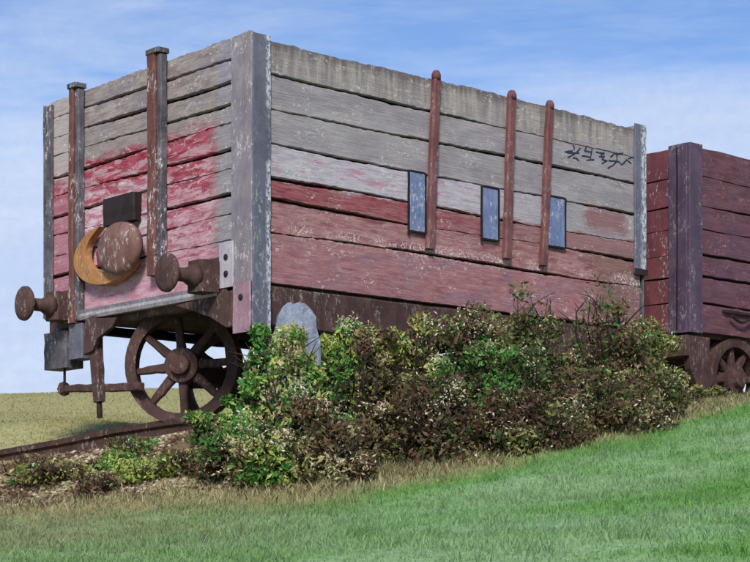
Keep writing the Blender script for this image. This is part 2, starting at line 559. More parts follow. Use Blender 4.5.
def L3(c):
    return np.array(lin(c))


def cover(x, y):
    """albedo of the turf: own colour of each stretch of ground; s = distance down the bank from the scrub line"""
    s_ = np.interp(x, LX, LY) - y
    n1, n2, n3 = fbm(x, y, .9, 11), fbm(x, y, 2.6, 21), fbm(x * .9 + y * .2, y * 3.2 - x * .9, 1.0, 31)
    mint, green, tan, olive, khaki, brown = (L3(c) for c in ((138, 168, 118), (108, 152, 78), (160, 150, 108), (146, 148, 108), (164, 158, 108), (104, 82, 64)))
    def mixc(a_, b_, f):
        f = np.clip(f, 0, 1)[..., None]
        return a_ * (1 - f) + b_ * f
    c = mixc(np.broadcast_to(mint, x.shape + (3,)), green, (n3 - .42) * 3.0)
    c = mixc(c, np.array(L3((152, 178, 138))), (n1 - .55) * 3.5)
    right = np.clip((x + .2) / 2.0, 0, 1)
    stripe = np.exp(-((s_ - .75) / .35) ** 2) + .8 * right * np.exp(-((s_ - 3.1) / .45) ** 2)
    c = mixc(c, green, stripe * (.4 + n2))
    dull = np.clip((-x + .1) / 1.6, 0, 1) * np.clip((4.4 - s_) / 1.8, 0, 1)
    c = mixc(c, olive, dull * .9 + (n2 - .5) * dull)
    c = mixc(c, tan, np.clip((.85 - s_ + (n2 - .5) * .7) / .5, 0, 1) * .92)
    c = mixc(c, brown, np.clip((-.05 - s_ + (n2 - .5) * .6) / .3, 0, 1) * np.clip((n2 - .30) * 4, 0, 1) * .8)
    back = np.clip((-s_ - 1.35 + (n2 - .5) * .3) / .3, 0, 1)
    c = mixc(c, khaki, back)
    c = mixc(c, olive, back * np.clip((n1 - .5) * 2, 0, .5))
    return c


gc = cover(GX.ravel(), GY.ravel())
ny_, nx_ = GX.shape
idx = np.arange(ny_ * nx_).reshape(ny_, nx_)
F = np.stack([idx[:-1, :-1], idx[:-1, 1:], idx[1:, 1:], idx[1:, :-1]], -1).reshape(-1, 4)


def fast_mesh(name, V, F, colour=None, smooth=False):
    me = bpy.data.meshes.new(name)
    V = np.asarray(V, np.float32)
    F = np.asarray(F, np.int32)
    me.vertices.add(len(V))
    me.vertices.foreach_set('co', V.ravel())
    k = F.shape[1]
    me.loops.add(F.size)
    me.loops.foreach_set('vertex_index', F.ravel())
    me.polygons.add(len(F))
    me.polygons.foreach_set('loop_start', np.arange(len(F), dtype=np.int32) * k)
    me.update(calc_edges=True)
    if colour is not None:
        ca = me.color_attributes.new('tint', 'FLOAT_COLOR', 'POINT')
        ca.data.foreach_set('color', np.concatenate([colour, np.ones((len(colour), 1))], 1).astype(np.float32).ravel())
    if smooth:
        me.polygons.foreach_set('use_smooth', np.ones(len(F), bool))
    return me


def tint_mat(name, var=.25, sc=30, rough=.9, transl=0.0, bump=0.0):
    mt = bpy.data.materials.new(name)
    mt.use_nodes = True
    n = N(mt.node_tree)
    at_ = n.new('ShaderNodeAttribute', attribute_name='tint')
    t = n.new('ShaderNodeTexCoord')
    k = n.ss(n.noise(t.outputs['Object'], sc, 5, .65), .3, .7, 1 - var, 1 + var)
    c = n.mix(1.0, at_.outputs['Color'], k, 'MULTIPLY')
    p = n.new('ShaderNodeBsdfPrincipled')
    n.put(p.inputs['Base Color'], c)
    p.inputs['Roughness'].default_value = rough
    p.inputs['Specular IOR Level'].default_value = .15
    if bump:
        b = n.new('ShaderNodeBump')
        b.inputs['Strength'].default_value = bump
        b.inputs['Distance'].default_value = .02
        n.put(b.inputs['Height'], n.noise(t.outputs['Object'], sc * 2, 6, .7))
        n.nt.links.new(b.outputs[0], p.inputs['Normal'])
    o = n.new('ShaderNodeOutputMaterial')
    sh = p.outputs[0]
    if transl:
        tr = n.new('ShaderNodeBsdfTranslucent')
        n.put(tr.inputs[0], c)
        ms = n.new('ShaderNodeMixShader')
        ms.inputs[0].default_value = transl
        n.nt.links.new(sh, ms.inputs[1])
        n.nt.links.new(tr.outputs[0], ms.inputs[2])
        sh = ms.outputs[0]
    n.nt.links.new(sh, o.inputs[0])
    return mt


M['ground'] = tint_mat('turf_and_soil', .22, 24, bump=.5)
M['blade'] = tint_mat('grass_blades', .12, 6, transl=.35)
M['leaf'] = tint_mat('bush_leaves', .18, 20, rough=.7, transl=.3)
M['bits'] = tint_mat('stones_and_litter', .2, 40, bump=.3)

go = link('ground', fast_mesh('ground', np.stack([GX.ravel(), GY.ravel(), GZ.ravel()], 1), F, gc, True), M['ground'])
tag(go, 'sloping turf bank rising to a khaki field behind the wagons', kind='structure')


def blades(name, x, y, hmin, hmax, wd, lean, tintf, label, rs, tuft=False):
    n = len(x)
    z = ground(x, y) - .004
    h = rs.uniform(hmin, hmax, n)
    if tuft:                                       # uneven turf: taller tufts and thin places
        h *= .55 + 1.5 * np.clip(fbm(x, y, 3.2, 71) - .28, 0, 1) + .9 * (fbm(x, y, 7.0, 81) > .66)
    an = rs.uniform(0, 2 * np.pi, n)
    bx, by = np.cos(an) * wd * .5, np.sin(an) * wd * .5
    la = rs.uniform(0, 2 * np.pi, n)
    ll = rs.uniform(.1, 1, n) * lean * h
    lx, ly = np.cos(la) * ll, np.sin(la) * ll
    V = np.empty((n, 5, 3))
    V[:, 0] = np.stack([x - bx, y - by, z], 1)
    V[:, 1] = np.stack([x + bx, y + by, z], 1)
    V[:, 2] = np.stack([x + bx * .75 + lx * .4, y + by * .75 + ly * .4, z + h * .6], 1)
    V[:, 3] = np.stack([x - bx * .75 + lx * .4, y - by * .75 + ly * .4, z + h * .6], 1)
    V[:, 4] = np.stack([x + lx, y + ly, z + h * .95], 1)
    b = np.arange(n)[:, None] * 5
    F = np.concatenate([b + [0, 1, 2], b + [0, 2, 3], b + [3, 2, 4]], 0)
    c = np.repeat(tintf, 5, 0)
    o = link(name, fast_mesh(name, V.reshape(-1, 3), F, c), M['blade'])
    return tag(o, label, 'grass', kind='stuff')


def vary(c, rs, k=.16):
    return np.clip(c * (1 + rs.uniform(-k, k, (len(c), 1))) * (1 + rs.uniform(-.06, .06, (len(c), 3))), 0, 1)


# turf of the near bank
n = 150000
d = rs.uniform(0, 1, n) ** .8 * 7.4 + 5.9
x = (rs.uniform(-1, 1, n)) * (d * .235 + .25)
s_ = np.interp(x, LX, LY) - d
k = s_ > rs.uniform(-.25, .2, n)
x, d = x[k], d[k]
blades('bank_grass', x, d, .012, .038, .006, .9, vary(cover(x, d), rs), 'short mint green turf on the near bank', rs, tuft=True)
# khaki field behind
n = 42000
d = rs.uniform(12.3, 22.5, n)
x = rs.uniform(-1, .35, n) * (d * .24)
s_ = np.interp(x, LX, LY) - d
k = s_ < -1.45
x, d = x[k], d[k]
blades('field_grass', x, d, .012, .03, .009, .9, vary(cover(x, d), rs, .07), 'khaki field grass behind the wagon end', rs)
# taller dry fringe in front of the bushes
n = 13000
x = rs.uniform(-2.6, 3.2, n)
d = np.interp(x, LX, LY) + rs.normal(0, .24, n) - .12
k = rs.uniform(0, 1, n) < .25 + .75 * np.clip((x + 1.2) / 1.5, 0, 1)
x, d = x[k], d[k]
pal = np.array([L3(c) for c in ((176, 164, 124), (150, 144, 100), (120, 124, 82), (190, 182, 150), (110, 90, 66))])
blades('dry_fringe_grass', x, d, .02, .075, .008, 1.2, vary(pal[rs.randint(0, 5, len(x))], rs), 'straw coloured dry grass fringe along the foot of the bushes', rs)

# loose stones and brown litter on the left of the scrub line
IC = np.array([(1, 0, 0), (-1, 0, 0), (0, 1, 0), (0, -1, 0), (0, 0, 1), (0, 0, -1)], float)
IF = np.array([(0, 2, 4), (2, 1, 4), (1, 3, 4), (3, 0, 4), (2, 0, 5), (1, 2, 5), (3, 1, 5), (0, 3, 5)])


def pebbles(name, x, y, rmin, rmax, flat, col, label, rs):
    n = len(x)
    r = rs.uniform(rmin, rmax, (n, 1, 1)) * rs.uniform(.65, 1.35, (n, 1, 3)) * np.array([1, 1, flat])
    an = rs.uniform(0, 6.28, n)
    V = IC[None] * r * rs.uniform(.75, 1.25, (n, 6, 1)) + rs.uniform(-.2, .2, (n, 6, 3)) * r
    c_, s2 = np.cos(an)[:, None], np.sin(an)[:, None]
    V = np.stack([V[..., 0] * c_ - V[..., 1] * s2, V[..., 0] * s2 + V[..., 1] * c_, V[..., 2]], -1)
    V += np.stack([x, y, ground(x, y) + r[:, 0, 2] * .25], 1)[:, None]
    F = (np.arange(n)[:, None, None] * 6 + IF[None]).reshape(-1, 3)
    o = link(name, fast_mesh(name, V.reshape(-1, 3), F, np.repeat(col, 6, 0)), M['bits'])
    return tag(o, label, 'ground litter', kind='stuff')


n = 15000
x = rs.uniform(-3.2, 3.1, n)
u0 = rs.uniform(0, 1, n)
wdt = np.where(x < -.6, 1.45, .55)
d = np.interp(x, LX, LY) + u0 * wdt - .12
cl = fbm(x, d, 3.0, 41)
keep = (cl > .36)
x, d, cl = x[keep], d[keep], cl[keep]
pal = np.array([L3(c) for c in ((186, 172, 146), (150, 132, 106), (128, 106, 84), (94, 70, 56), (76, 56, 46), (138, 130, 92))])
ci = np.where(fbm(x, d, 4.5, 51) + rs.uniform(-.12, .12, len(x)) > .54, rs.choice([0, 1, 5, 0], len(x)), rs.choice([2, 3, 4, 3], len(x)))
pebbles('stone_and_bark_litter', x, d, .009, .026, .55, vary(pal[ci], rs), 'cream stones and brown bark litter strewn along the bank top', rs)

# ------------------------------------------------------------------ wagon body
rng = random.Random(7)


def wob(seed, amp=.006):
    r = random.Random(seed)
    k = [(r.uniform(.6, 2.2), r.uniform(0, 6.28), r.uniform(.4, 1)) for _ in range(3)] + [(r.uniform(5, 9), r.uniform(0, 6.28), .25), (r.uniform(14, 26), r.uniform(0, 6.28), .16), (r.uniform(45, 90), r.uniform(0, 6.28), .2)]
    return lambda t: amp * sum(a_ * math.sin(f_ * t + p_) for f_, p_, a_ in k)


def gapw(seed, lo, hi):
    f = wob(seed * 31 + 5, 1.0)
    return lambda t: lo + (hi - lo) * max(0.0, min(1.0, .5 + .45 * f(t * 1.3)))


def planks(root, mat, length, bounds, place, seed, name='plank', lo=.001, hi=.013, th=.04, ragged=.010, n=46, ztop=ZT, h=H):
    nb = len(bounds)
    out = []
    for i in range(nb - 1):
        tz, bz = ztop - bounds[i] * h, ztop - bounds[i + 1] * h
        ft, fb = wob(seed + i, ragged if i == 0 else .006), wob(seed + i + 1, .006)
        gt, gb = gapw(seed + i, lo, hi), gapw(seed + i + 1, lo, hi)
        off, bow = rng.uniform(-.004, .004), rng.uniform(-.006, .006)
        if seed == 100 and i == 1:
            off = bow = 0.0
        rings = []
        for k in range(n + 1):
            t = length * k / n
            a_ = tz + ft(t) - (0 if i == 0 else gt(t))
            b_ = bz + (fb(t) + gb(t) if i < nb - 2 else 0)
            o_ = off + bow * math.sin(math.pi * k / n)
            a_ += rng.uniform(-.0035, .0035) if i == 0 else rng.uniform(-.0022, .0022)
            b_ += rng.uniform(-.0022, .0022)
            rings.append([place(t, o_ + .004, a_), place(t, o_, a_ - .003), place(t, o_, b_ + .003), place(t, o_ + .004, b_), place(t, o_ + th, b_), place(t, o_ + th, a_)])
        b = MB()
        b.ring_sweep(rings)
        out.append(b.build(name, mat, root))
    return out


side_b = [0, .147, .28, .432, .572, .662, .79, 1.0]
end_b = [-.022, .06, .155, .245, .335, .435, .525, .62, .71, .81, 1.0]
planks(wagon, M['side'], LEN - .04, side_b, lambda t, o, z: (.02 + t, o, z), 100, n=110)
planks(wagon, M['end'], WID - .09, end_b, lambda t, o, z: (o, .045 + t, z), 200, n=74)
planks(wagon, M['side'], LEN - .04, side_b, lambda t, o, z: (.02 + t, WID - o, z), 300, n=12)
planks(wagon, M['end'], WID - .09, end_b, lambda t, o, z: (LEN - o, .045 + t, z), 400, n=12)
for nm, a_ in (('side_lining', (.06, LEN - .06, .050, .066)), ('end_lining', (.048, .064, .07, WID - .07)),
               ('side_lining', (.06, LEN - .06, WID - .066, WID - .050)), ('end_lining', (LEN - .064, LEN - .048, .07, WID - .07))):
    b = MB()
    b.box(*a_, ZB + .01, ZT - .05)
    b.build(nm, M['gap'], wagon)  # sheet added behind the planks so their gaps read dark
for i in range(12):                                # floor boards under the load space
    b = MB()
    y0 = .07 + i * .1935
    b.box(.07, LEN - .07, y0, y0 + .188, ZB - .018, ZB + .02)
    b.build('floor_board', M['rust'], wagon)

# corner irons: an end leg (mauve grey) and a side leg (slate)
def iron(mat, box, name, jit=.002, n=9):
    b = MB()
    b.box(*box, bev=.006, jit=jit, n=n)
    return b.build(name, mat, wagon)


iron(M['mauve'], (-.018, -.003, -.012, .205, ZB - .005, ZT + .022), 'corner_iron')
iron(M['slate'], (-.014, .125, -.020, -.006, ZB - .005, ZT + .016), 'corner_iron')
iron(M['dark'], (-.018, -.003, WID - .10, WID + .01, ZB - .01, ZT + .01), 'corner_iron')
iron(M['slate'], (LEN - .10, LEN + .03, -.022, -.006, 1.235, ZT + .025), 'corner_iron')
iron(M['dark'], (LEN + .003, LEN + .018, -.012, .15, ZB, ZT + .02), 'corner_iron')
for x_, y_ in ((-.02, WID + .006), (LEN - .12, WID + .006)):
    iron(M['dark'], (x_, x_ + .14, y_, y_ + .014, ZB, ZT + .02), 'corner_iron')
b = MB()
b.box(LEN - .11, LEN + .035, -.034, -.0225, 1.222, 1.268, .004)
b.build('iron_foot', M['black'], wagon)

# end posts: brown flange in front, grey web on the near side
for (yc, ww, zt, zb_) in ((1.985, .05, 2.392, .74), (.975, .085, 2.425, .96)):
    b = MB()
    b.box(-.075, -.004, yc - .01, yc + ww, zb_, zt - .01, .01, .003, 12)
    p = b.build('end_post', M['post'], wagon)
    b = MB()
    b.box(-.060, -.003, yc - .06, yc - .012, zb_ + .02, zt - .02, .008, .003, 12)
    b.build('post_web', M['dark'], p)
    b = MB()
    b.box(-.085, .012, yc - .066, yc + ww + .006, zt - .008, zt + .022, .012, .001, 2)
    b.build('post_cap', M['dark'], p)

# side stanchions with rounded heads
for (x0, zt, x1, zb_, ww) in ((1.535, 2.345, 1.475, 1.175, .066), (2.265, 2.335, 2.215, 1.19, .070), (2.655, 2.33, 2.585, 1.18, .066)):
    b = MB()
    b.bar((x1, -.026, zb_), (x0, -.026, zt), ww, .045, (1, 0, 0), 12, .003, .012)
    p = b.build('stanchion', M['stan'], wagon)
    b = MB()
    b.lathe([(.001, .045), (ww * .32, .038), (ww * .5, .012), (ww * .5, -.02)], 10, (x0, -.026, zt), (0, 0, 1))
    b.build('stanchion_head', M['stan'], p, True)

# narrow blue-grey plates in dark frames on the lower side
for (x0, x1, z0, z1) in ((1.30, 1.435, 1.285, 1.672), (1.985, 2.135, 1.312, 1.660), (2.645, 2.82, 1.338, 1.683)):
    b = MB()
    b.box(x0, x1, -.022, -.008, z0, z1, .005, .002, 6)
    p = b.build('side_plate', M['blue'], wagon)
    for (a0, a1, c0, c1) in ((x0 - .014, x0 - .002, z0 - .03, z1 + .012), (x1 + .002, x1 + .014, z0 - .01, z1 + .01), (x0 + .001, x1 - .001, z1 + .002, z1 + .014), (x0 + .001, x1 - .001, z0 - .014, z0 - .002)):
        b = MB()
        b.box(a0, a1, -.026, -.008, c0, c1, .003, .0015, 5 if c1 - c0 > .1 else 1)
        b.build('plate_edge', M['gap'], p)

# hand painted number on the third plank
STR = [[(85, 140), (115, 136), (142, 132)], [(150, 88), (158, 104), (160, 122)], [(208, 112), (185, 140), (150, 165), (108, 188)], [(150, 188), (178, 196), (196, 214)], [(84, 140), (120, 150), (200, 150)],
       [(262, 95), (246, 134), (276, 138), (304, 142)], [(308, 118), (302, 150), (294, 192)], [(228, 174), (262, 178), (292, 188)], [(264, 210), (292, 206), (322, 206)],
       [(344, 144), (376, 150), (408, 150), (384, 168)], [(370, 182), (410, 178), (392, 204), (432, 216), (392, 238)],
       [(500, 148), (478, 172), (464, 184)], [(500, 148), (514, 178), (516, 214), (486, 250), (440, 276)], [(518, 164), (540, 156), (564, 154)], [(448, 214), (490, 216), (534, 226)],
       [(534, 224), (552, 246), (566, 240), (596, 208), (632, 238)], [(612, 198), (640, 188), (676, 188)]]


def side_uz(px, py):
    X, Y = 555 + px * .12, 135 + py * .12
    r = (X - 375) / 1770
    a_ = (r * NY - NX) / (math.sin(TH) - r * math.cos(TH))
    return a_, (547 - Y) / 1770 * (NY + a_ * math.cos(TH)) + EYE


for lo_, hi_ in ((0, 5), (5, 9), (9, 11), (11, 17)):
    b = MB()
    for st_ in STR[lo_:hi_]:
        pts = [side_uz(*p) for p in st_]
        for (x0, z0), (x1, z1) in zip(pts[:-1], pts[1:]):
            dxx, dzz = x1 - x0, z1 - z0
            l_ = math.hypot(dxx, dzz)
            b.bar((x0 - dxx / l_ * .004, -.0012, z0 - dzz / l_ * .004), (x1 + dxx / l_ * .004, -.0012, z1 + dzz / l_ * .004), .011, .003, (-dzz, 0, dxx), 3, .0012, .0008)
    b.build('painted_digit', M['ink'], wagon)

# brackets with bolts at the near corner
def bolt(p, ax, r, parent, mat='black'):
    b = MB()
    b.lathe([(r, 0), (r, .007), (r * .6, .012), (.001, .013)], 8, p, ax)
    b.build('bolt', M[mat], parent)


b = MB()
b.box(-.032, -.019, .165, .310, .80, 1.085, .006, .002, 4)
p = b.build('bolted_bracket', M['bracket'], wagon)
bolt((-.032, .235, .99), (-1, 0, 0), .020, p)
bolt((-.032, .235, .885), (-1, 0, 0), .020, p)
b = MB()
b.box(-.045, -.030, -.025, .15, .50, .815, .006, .002, 4)
p = b.build('corner_leg', M['pinkb'], wagon)
bolt((-.045, .065, .72), (-1, 0, 0), .020, p)
b = MB()
b.box(-.028, .115, -.034, -.022, .52, .812, .006, .002, 4)
b.build('corner_leg', M['slate'], wagon)

# headstock and underframe
b = MB()
b.box(-.05, -.002, .32, WID - .30, .755, .822, .008, .004, 3)
b.V = [tuple(v) for v in b.V]
b.build('headstock_lip', M['beam'], wagon)
b = MB()
b.bar((.045, .02, .752), (.045, WID - .02, .752), .09, .07, (0, 0, 1), 14, .004, .01)
b.build('headstock', M['rust'], wagon)
b = MB()
b.bar((LEN - .06, .02, .70), (LEN - .06, WID - .02, .70), .17, .10, (0, 0, 1), 6, .004, .01)
b.build('headstock', M['rust'], wagon)
for y_ in (.045, WID - .045):
    b = MB()
    hh_ = .25 if y_ < 1 else .07
    b.bar((.12, y_, .80 - hh_ / 2), (LEN - .12, y_, .80 - hh_ / 2), hh_, .07, (0, 0, 1), 20, .004, .012)
    b.build('solebar', M['black'] if y_ > 1 else M['rust'], wagon)
b = MB()  # board added to block the sky showing under the wagon
b.bar((2.45, WID - .12, .56), (LEN - .15, WID - .12, .56), .40, .05, (0, 0, 1), 6, .004, .012)
b.build('sky_blocker', M['rust'], wagon)
b = MB()                                           # brown gusset below the near end of the headstock
b.slab([(.16, .775), (.78, .742), (.60, .69), (.40, .63), (.22, .545), (.16, .55)], (-.005, 0, 0), (0, 1, 0), (0, 0, 1), (-1, 0, 0), .035)
b.build('gusset', M['rust'], wagon)

# buffers: round head, tapering shank, stepped base block
for (yc, zc) in ((.375, .872), (2.10, .86)):
    b = MB()
    b.bar((-.10, yc, zc - .10), (-.10, yc, zc + .10), .16, .16, (0, 1, 0), 3, .004, .02)
    p = b.build('buffer_housing', M['rust'], wagon)
    b = MB()
    b.lathe([(.085, -.17), (.07, -.20), (.045, -.25), (.042, -.38)], 14, (0, yc, zc), (1, 0, 0))
    b.build('buffer_shank', M['rust'], p, True)
    b = MB()
    b.lathe([(.05, -.35), (.112, -.365), (.121, -.375), (.119, -.392), (.085, -.403), (.04, -.408), (.001, -.409)], 26, (0, yc, zc), (1, 0, 0))
    b.build('buffer_head', M['rust'], p, True)
    b = MB()
    b.slab([(yc - .13, zc - .14), (yc + .13, zc - .14), (yc + .13, zc + .13), (yc - .13, zc + .13)], (-.006, 0, 0), (0, 1, 0), (0, 0, 1), (-1, 0, 0), .018)
    b.build('buffer_plate', M['rust'], p)

# coupling: ochre crescent hook, round brown boss, black plate above it
b = MB()
rings = []
for k in range(31):
    t = R(100) + R(235) * k / 30                     # from the top, round the far side and under the boss
    wv = math.sin(math.pi * k / 30) ** .7
    ct, st_ = math.cos(t), math.sin(t)
    def q(f_, dx_):
        return (dx_, 1.545 - ct * .405 * f_, 1.165 + st_ * .205 * f_)
    fi = 1 - .03 - .43 * wv
    rings.append([q(1, -.035), q(.985, -.085), q(fi + .015, -.085), q(fi, -.035)])
b.ring_sweep(rings)
p = b.build('coupling_hook', M['ochre'], wagon)
b = MB()
rings = []
for r_, h_ in ((.97, -.088), (1.0, -.105), (.97, -.135), (.76, -.152), (.3, -.160), (.01, -.161)):
    rings.append([(h_, 1.32 + .25 * r_ * math.cos(R(12 * k)), 1.172 + .178 * r_ * math.sin(R(12 * k))) for k in range(30)])
b.ring_sweep(rings)
b.build('coupling_boss', M['disc'], p, True)
b = MB()
b.box(-.070, -.004, 1.215, 1.60, 1.36, 1.545, .012, .004, 4)
b.build('coupling_plate', M['black'], wagon)
b = MB()
b.slab([(1.36, 1.07), (1.60, 1.06), (1.74, 1.12), (1.76, 1.21), (1.66, 1.28), (1.45, 1.27)], (-.004, 0, 0), (0, 1, 0), (0, 0, 1), (-1, 0, 0), .02)
b.build('coupling_backing', material('crimson_backing_paint', washed((150, 30, 56), (118, 20, 42), (176, 62, 84), 6, .4), wagon), wagon)

# left corner: two grey blocks, hanger leg, step bar and rod
iron(M['dark'], (-.05, .09, 2.10, 2.40, .44, .70), 'corner_block', .004, 4)
iron(M['slate'], (-.045, .08, 1.90, 2.075, .49, .735), 'corner_block', .004, 4)
b = MB()
b.bar((-.03, 1.76, .76), (-.03, 1.70, .17), .105, .07, (0, 1, 0), 8, .004, .01, .085, .06)
p = b.build('hanger_leg', M['rust'], wagon)
b = MB()
b.bar((-.03, 1.70, .175), (-.03, 1.695, .06), .04, .03, (0, 1, 0), 3, .003, .006)
b.build('leg_tip', M['black'], p)
b = MB()
b.slab([(1.80, .75), (1.40, .72), (1.46, .66), (1.64, .60), (1.70, .52), (1.82, .50)], (-.055, 0, 0), (0, 1, 0), (0, 0, 1), (-1, 0, 0), .03)
b.build('gusset', M['rust'], wagon)
b = MB()
b.bar((.02, 2.22, .30), (.02, 1.26, .25), .055, .05, (0, 0, 1), 10, .004, .008)
p = b.build('step_bar', M['rust'], wagon)
b = MB()
b.tube([(.0, 2.20, .46), (.0, 2.20, .285)], .010, 6)
b.build('step_rod', M['black'], p)
b = MB()
b.lathe([(.03, -.03), (.055, .0), (.04, .03), (.001, .045)], 8, (.02, 2.24, .30), (0, 1, 0))
b.build('bar_end', M['rust'], p)


# ------------------------------------------------------------------ wheels
def make_wheel(parent, r, loc, rz, spokes=8, a0=R(5), detail=True):
    w_ = link('wheel', None, None, parent, loc, rz)
    b = MB()
    n_ = 40
    rim = [(r, -.055), (r * 1.0, .03), (r * 1.015, .034), (r * 1.015, .06), (r - .068, .055), (r - .074, -.05)]
    rings = [[Vector((math.cos(t) * q * (1 + .008 * math.sin(3 * t + 1)), h_, math.sin(t) * q * (1 + .008 * math.sin(3 * t + 1)))) for q, h_ in rim] for t in [2 * math.pi * k_ / n_ for k_ in range(n_)]]
    base = len(b.V)
    m_ = len(rim)
    for r_ in rings:
        b.V += [tuple(v) for v in r_]
    for i in range(n_):
        for j in range(m_):
            b.F.append((i * m_ + j, i * m_ + (j + 1) % m_, ((i + 1) % n_) * m_ + (j + 1) % m_, ((i + 1) % n_) * m_ + j))
    b.build('rim', M['wheel'], w_)
    b = MB()
    b.lathe([(.045, -.105), (.065, -.10), (.075, -.06), (.118, -.05), (.125, .05), (.10, .07), (.09, .10)], 20, (0, 0, 0), (0, 1, 0))
    b.build('hub', M['wheel'], w_)
    for k_ in range(spokes):
        t = a0 + 2 * math.pi * k_ / spokes + rng.uniform(-.06, .06)
        d_ = Vector((math.cos(t), 0, math.sin(t)))
        b = MB()
        b.bar(d_ * .10, d_ * (r - .07), .066, .05, d_.cross(Vector((0, 1, 0))), 5, .003, .012, .05, .04)
        b.build('spoke', M['wheel'], w_)
    return w_


def to_local(p):
    dx_, dy_ = p[0] - NX, p[1] - NY
    return (dx_ * math.sin(TH) + dy_ * math.cos(TH), -dx_ * math.cos(TH) + dy_ * math.sin(TH), p[2])


WY = R(11)                                          # the derelict leading wheelset stands askew on its bent rail
wc = Vector(at(183, 365.5, 12.0))
ax = Vector((math.sin(WY), math.cos(WY), 0))
wr = .398
make_wheel(wagon, wr, to_local(wc), -WY - ROT)
make_wheel(wagon, wr, to_local(wc + ax * 1.25), -WY - ROT)
b = MB()
b.tube([to_local(wc - ax * .02), to_local(wc + ax * 1.3)], .06, 10)
b.build('axle', M['wheel'], wagon)
for y_ in (.38, 2.06):
    make_wheel(wagon, wr, (LEN - .72, y_, .43), 0)
b = MB()
b.tube([(LEN - .72, .36, .43), (LEN - .72, 2.08, .43)], .06, 10)
b.build('axle', M['wheel'], wagon)

# ------------------------------------------------------------------ second wagon
L2 = 3.7
ZB2, ZT2 = .855, 2.30
m_b = [0, .155, .315, .44, .575, .70, .84, 1.0]
planks(wagon2, M['maroon'], L2 - .14, m_b, lambda t, o, z: (.13 + t, o, z), 500, n=30, ztop=ZT2, h=ZT2 - ZB2, hi=.011)
planks(wagon2, M['crimson'], WID - .32, m_b, lambda t, o, z: (o, .16 + t, z), 600, n=14, ztop=ZT2, h=ZT2 - ZB2, lo=.001, hi=.006)
planks(wagon2, M['maroon'], L2 - .04, m_b, lambda t, o, z: (.02 + t, WID - o, z), 700, n=6, ztop=ZT2, h=ZT2 - ZB2)
planks(wagon2, M['maroon'], WID - .09, m_b, lambda t, o, z: (L2 - o, .045 + t, z), 800, n=6, ztop=ZT2, h=ZT2 - ZB2)


def part2(mat, box, name, jit=.002, n=6, bev=.006):
    b = MB()
    b.box(*box, bev=bev, jit=jit, n=n)
    return b.build(name, mat, wagon2)


part2(M['purple'], (-.016, .04, .012, .20, ZB2 - .01, ZT2 + .02), 'corner_iron')
part2(M['purple'], (-.012, .15, -.016, .012, ZB2 - .01, ZT2 + .02), 'corner_iron')
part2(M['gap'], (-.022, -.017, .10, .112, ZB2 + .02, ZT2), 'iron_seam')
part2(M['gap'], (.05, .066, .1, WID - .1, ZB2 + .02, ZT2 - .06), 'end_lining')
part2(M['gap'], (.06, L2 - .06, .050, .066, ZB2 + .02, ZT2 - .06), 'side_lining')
part2(M['rust'], (.06, L2 - .06, .07, WID - .07, ZB2 - .03, ZB2 + .012), 'floor')
part2(M['rust'], (-.05, .09, .0, WID, .66, ZB2 - .035), 'headstock', n=2)
part2(M['rust'], (.10, L2 - .1, .16, .22, .70, ZB2 - .032), 'solebar', n=2)
b = MB()                                           # handle on the low door
hx = .60
b.tube([(hx + .26 * k / 8 - .13, -.05, 1.01 - .045 * math.sin(math.pi * k / 8)) for k in range(9)], .012, 6)
b.build('door_handle', M['black'], wagon2)
b = MB()
b.box(hx - .2, hx + .2, -.03, -.008, 1.03, 1.05, .004)
b.build('handle_plate', M['black'], wagon2)
b = MB()
b.bar((-.09, .40, .80), (-.09, .40, .60), .18, .2, (1, 0, 0), 2, .003, .02)
p = b.build('buffer_housing', M['rust'], wagon2)
b = MB()
b.lathe([(.06, -.17), (.045, -.28), (.13, -.30), (.14, -.33), (.05, -.345), (.001, -.346)], 20, (0, .40, .70), (1, 0, 0))
b.build('buffer_head', M['rust'], p, True)
for u_ in (.64, 2.75):
    for y_ in (.08, 2.2):
        make_wheel(wagon2, .33, (u_, y_, .52), 0)
    b = MB()
    b.tube([(u_, .05, .52), (u_, 2.3, .52)], .05, 10)
    b.build('axle', M['wheel'], wagon2)
    b = MB()
    b.slab([(u_ - .30, .80), (u_ + .30, .80), (u_ + .10, .50), (u_ - .10, .50)], (0, .26, 0), (1, 0, 0), (0, 0, 1), (0, -1, 0), .03)
    b.build('axle_guard', M['rust'], wagon2)
b = MB()                                           # brake block and hanger at the near end
b.slab([(-.02, .82), (.26, .82), (.24, .62), (.30, .50), (.26, .34), (.14, .30), (.10, .44), (.02, .56)], (0, .06, 0), (1, 0, 0), (0, 0, 1), (0, -1, 0), .06)
b.build('brake_hanger', M['rust'], wagon2)

# ------------------------------------------------------------------ rail and slab
rp = []
for (px, py, dd) in ((-60, 469, 13.0), (0, 460, 12.75), (60, 449.5, 12.5), (120, 437.5, 12.22), (170, 430, 12.0), (215, 425, 11.8), (262, 422, 11.6)):
    rp.append(Vector(at(px, py, dd)))
b = MB()
rings = []
for i, p in enumerate(rp):
    d_ = (rp[min(i + 1, len(rp) - 1)] - rp[max(i - 1, 0)]).normalized()
    sx = d_.cross(Vector((0, 0, 1))).normalized()
    pr_ = [(-.034, .045), (.034, .045), (.034, .015), (.012, .005), (.012, -.045), (.06, -.055), (.06, -.075), (-.06, -.075), (-.06, -.055), (-.012, -.045), (-.012, .005), (-.034, .015)]
    rings.append([p + sx * a_ * 1.2 + Vector((0, 0, 1)) * (c_ * 1.25 + .012) for a_, c_ in pr_])
b.ring_sweep(rings)
o = b.build('old_rail', M['rail'])
tag(o, 'rusty brown rail lying along the bank top under the spoked wheel', 'rail')

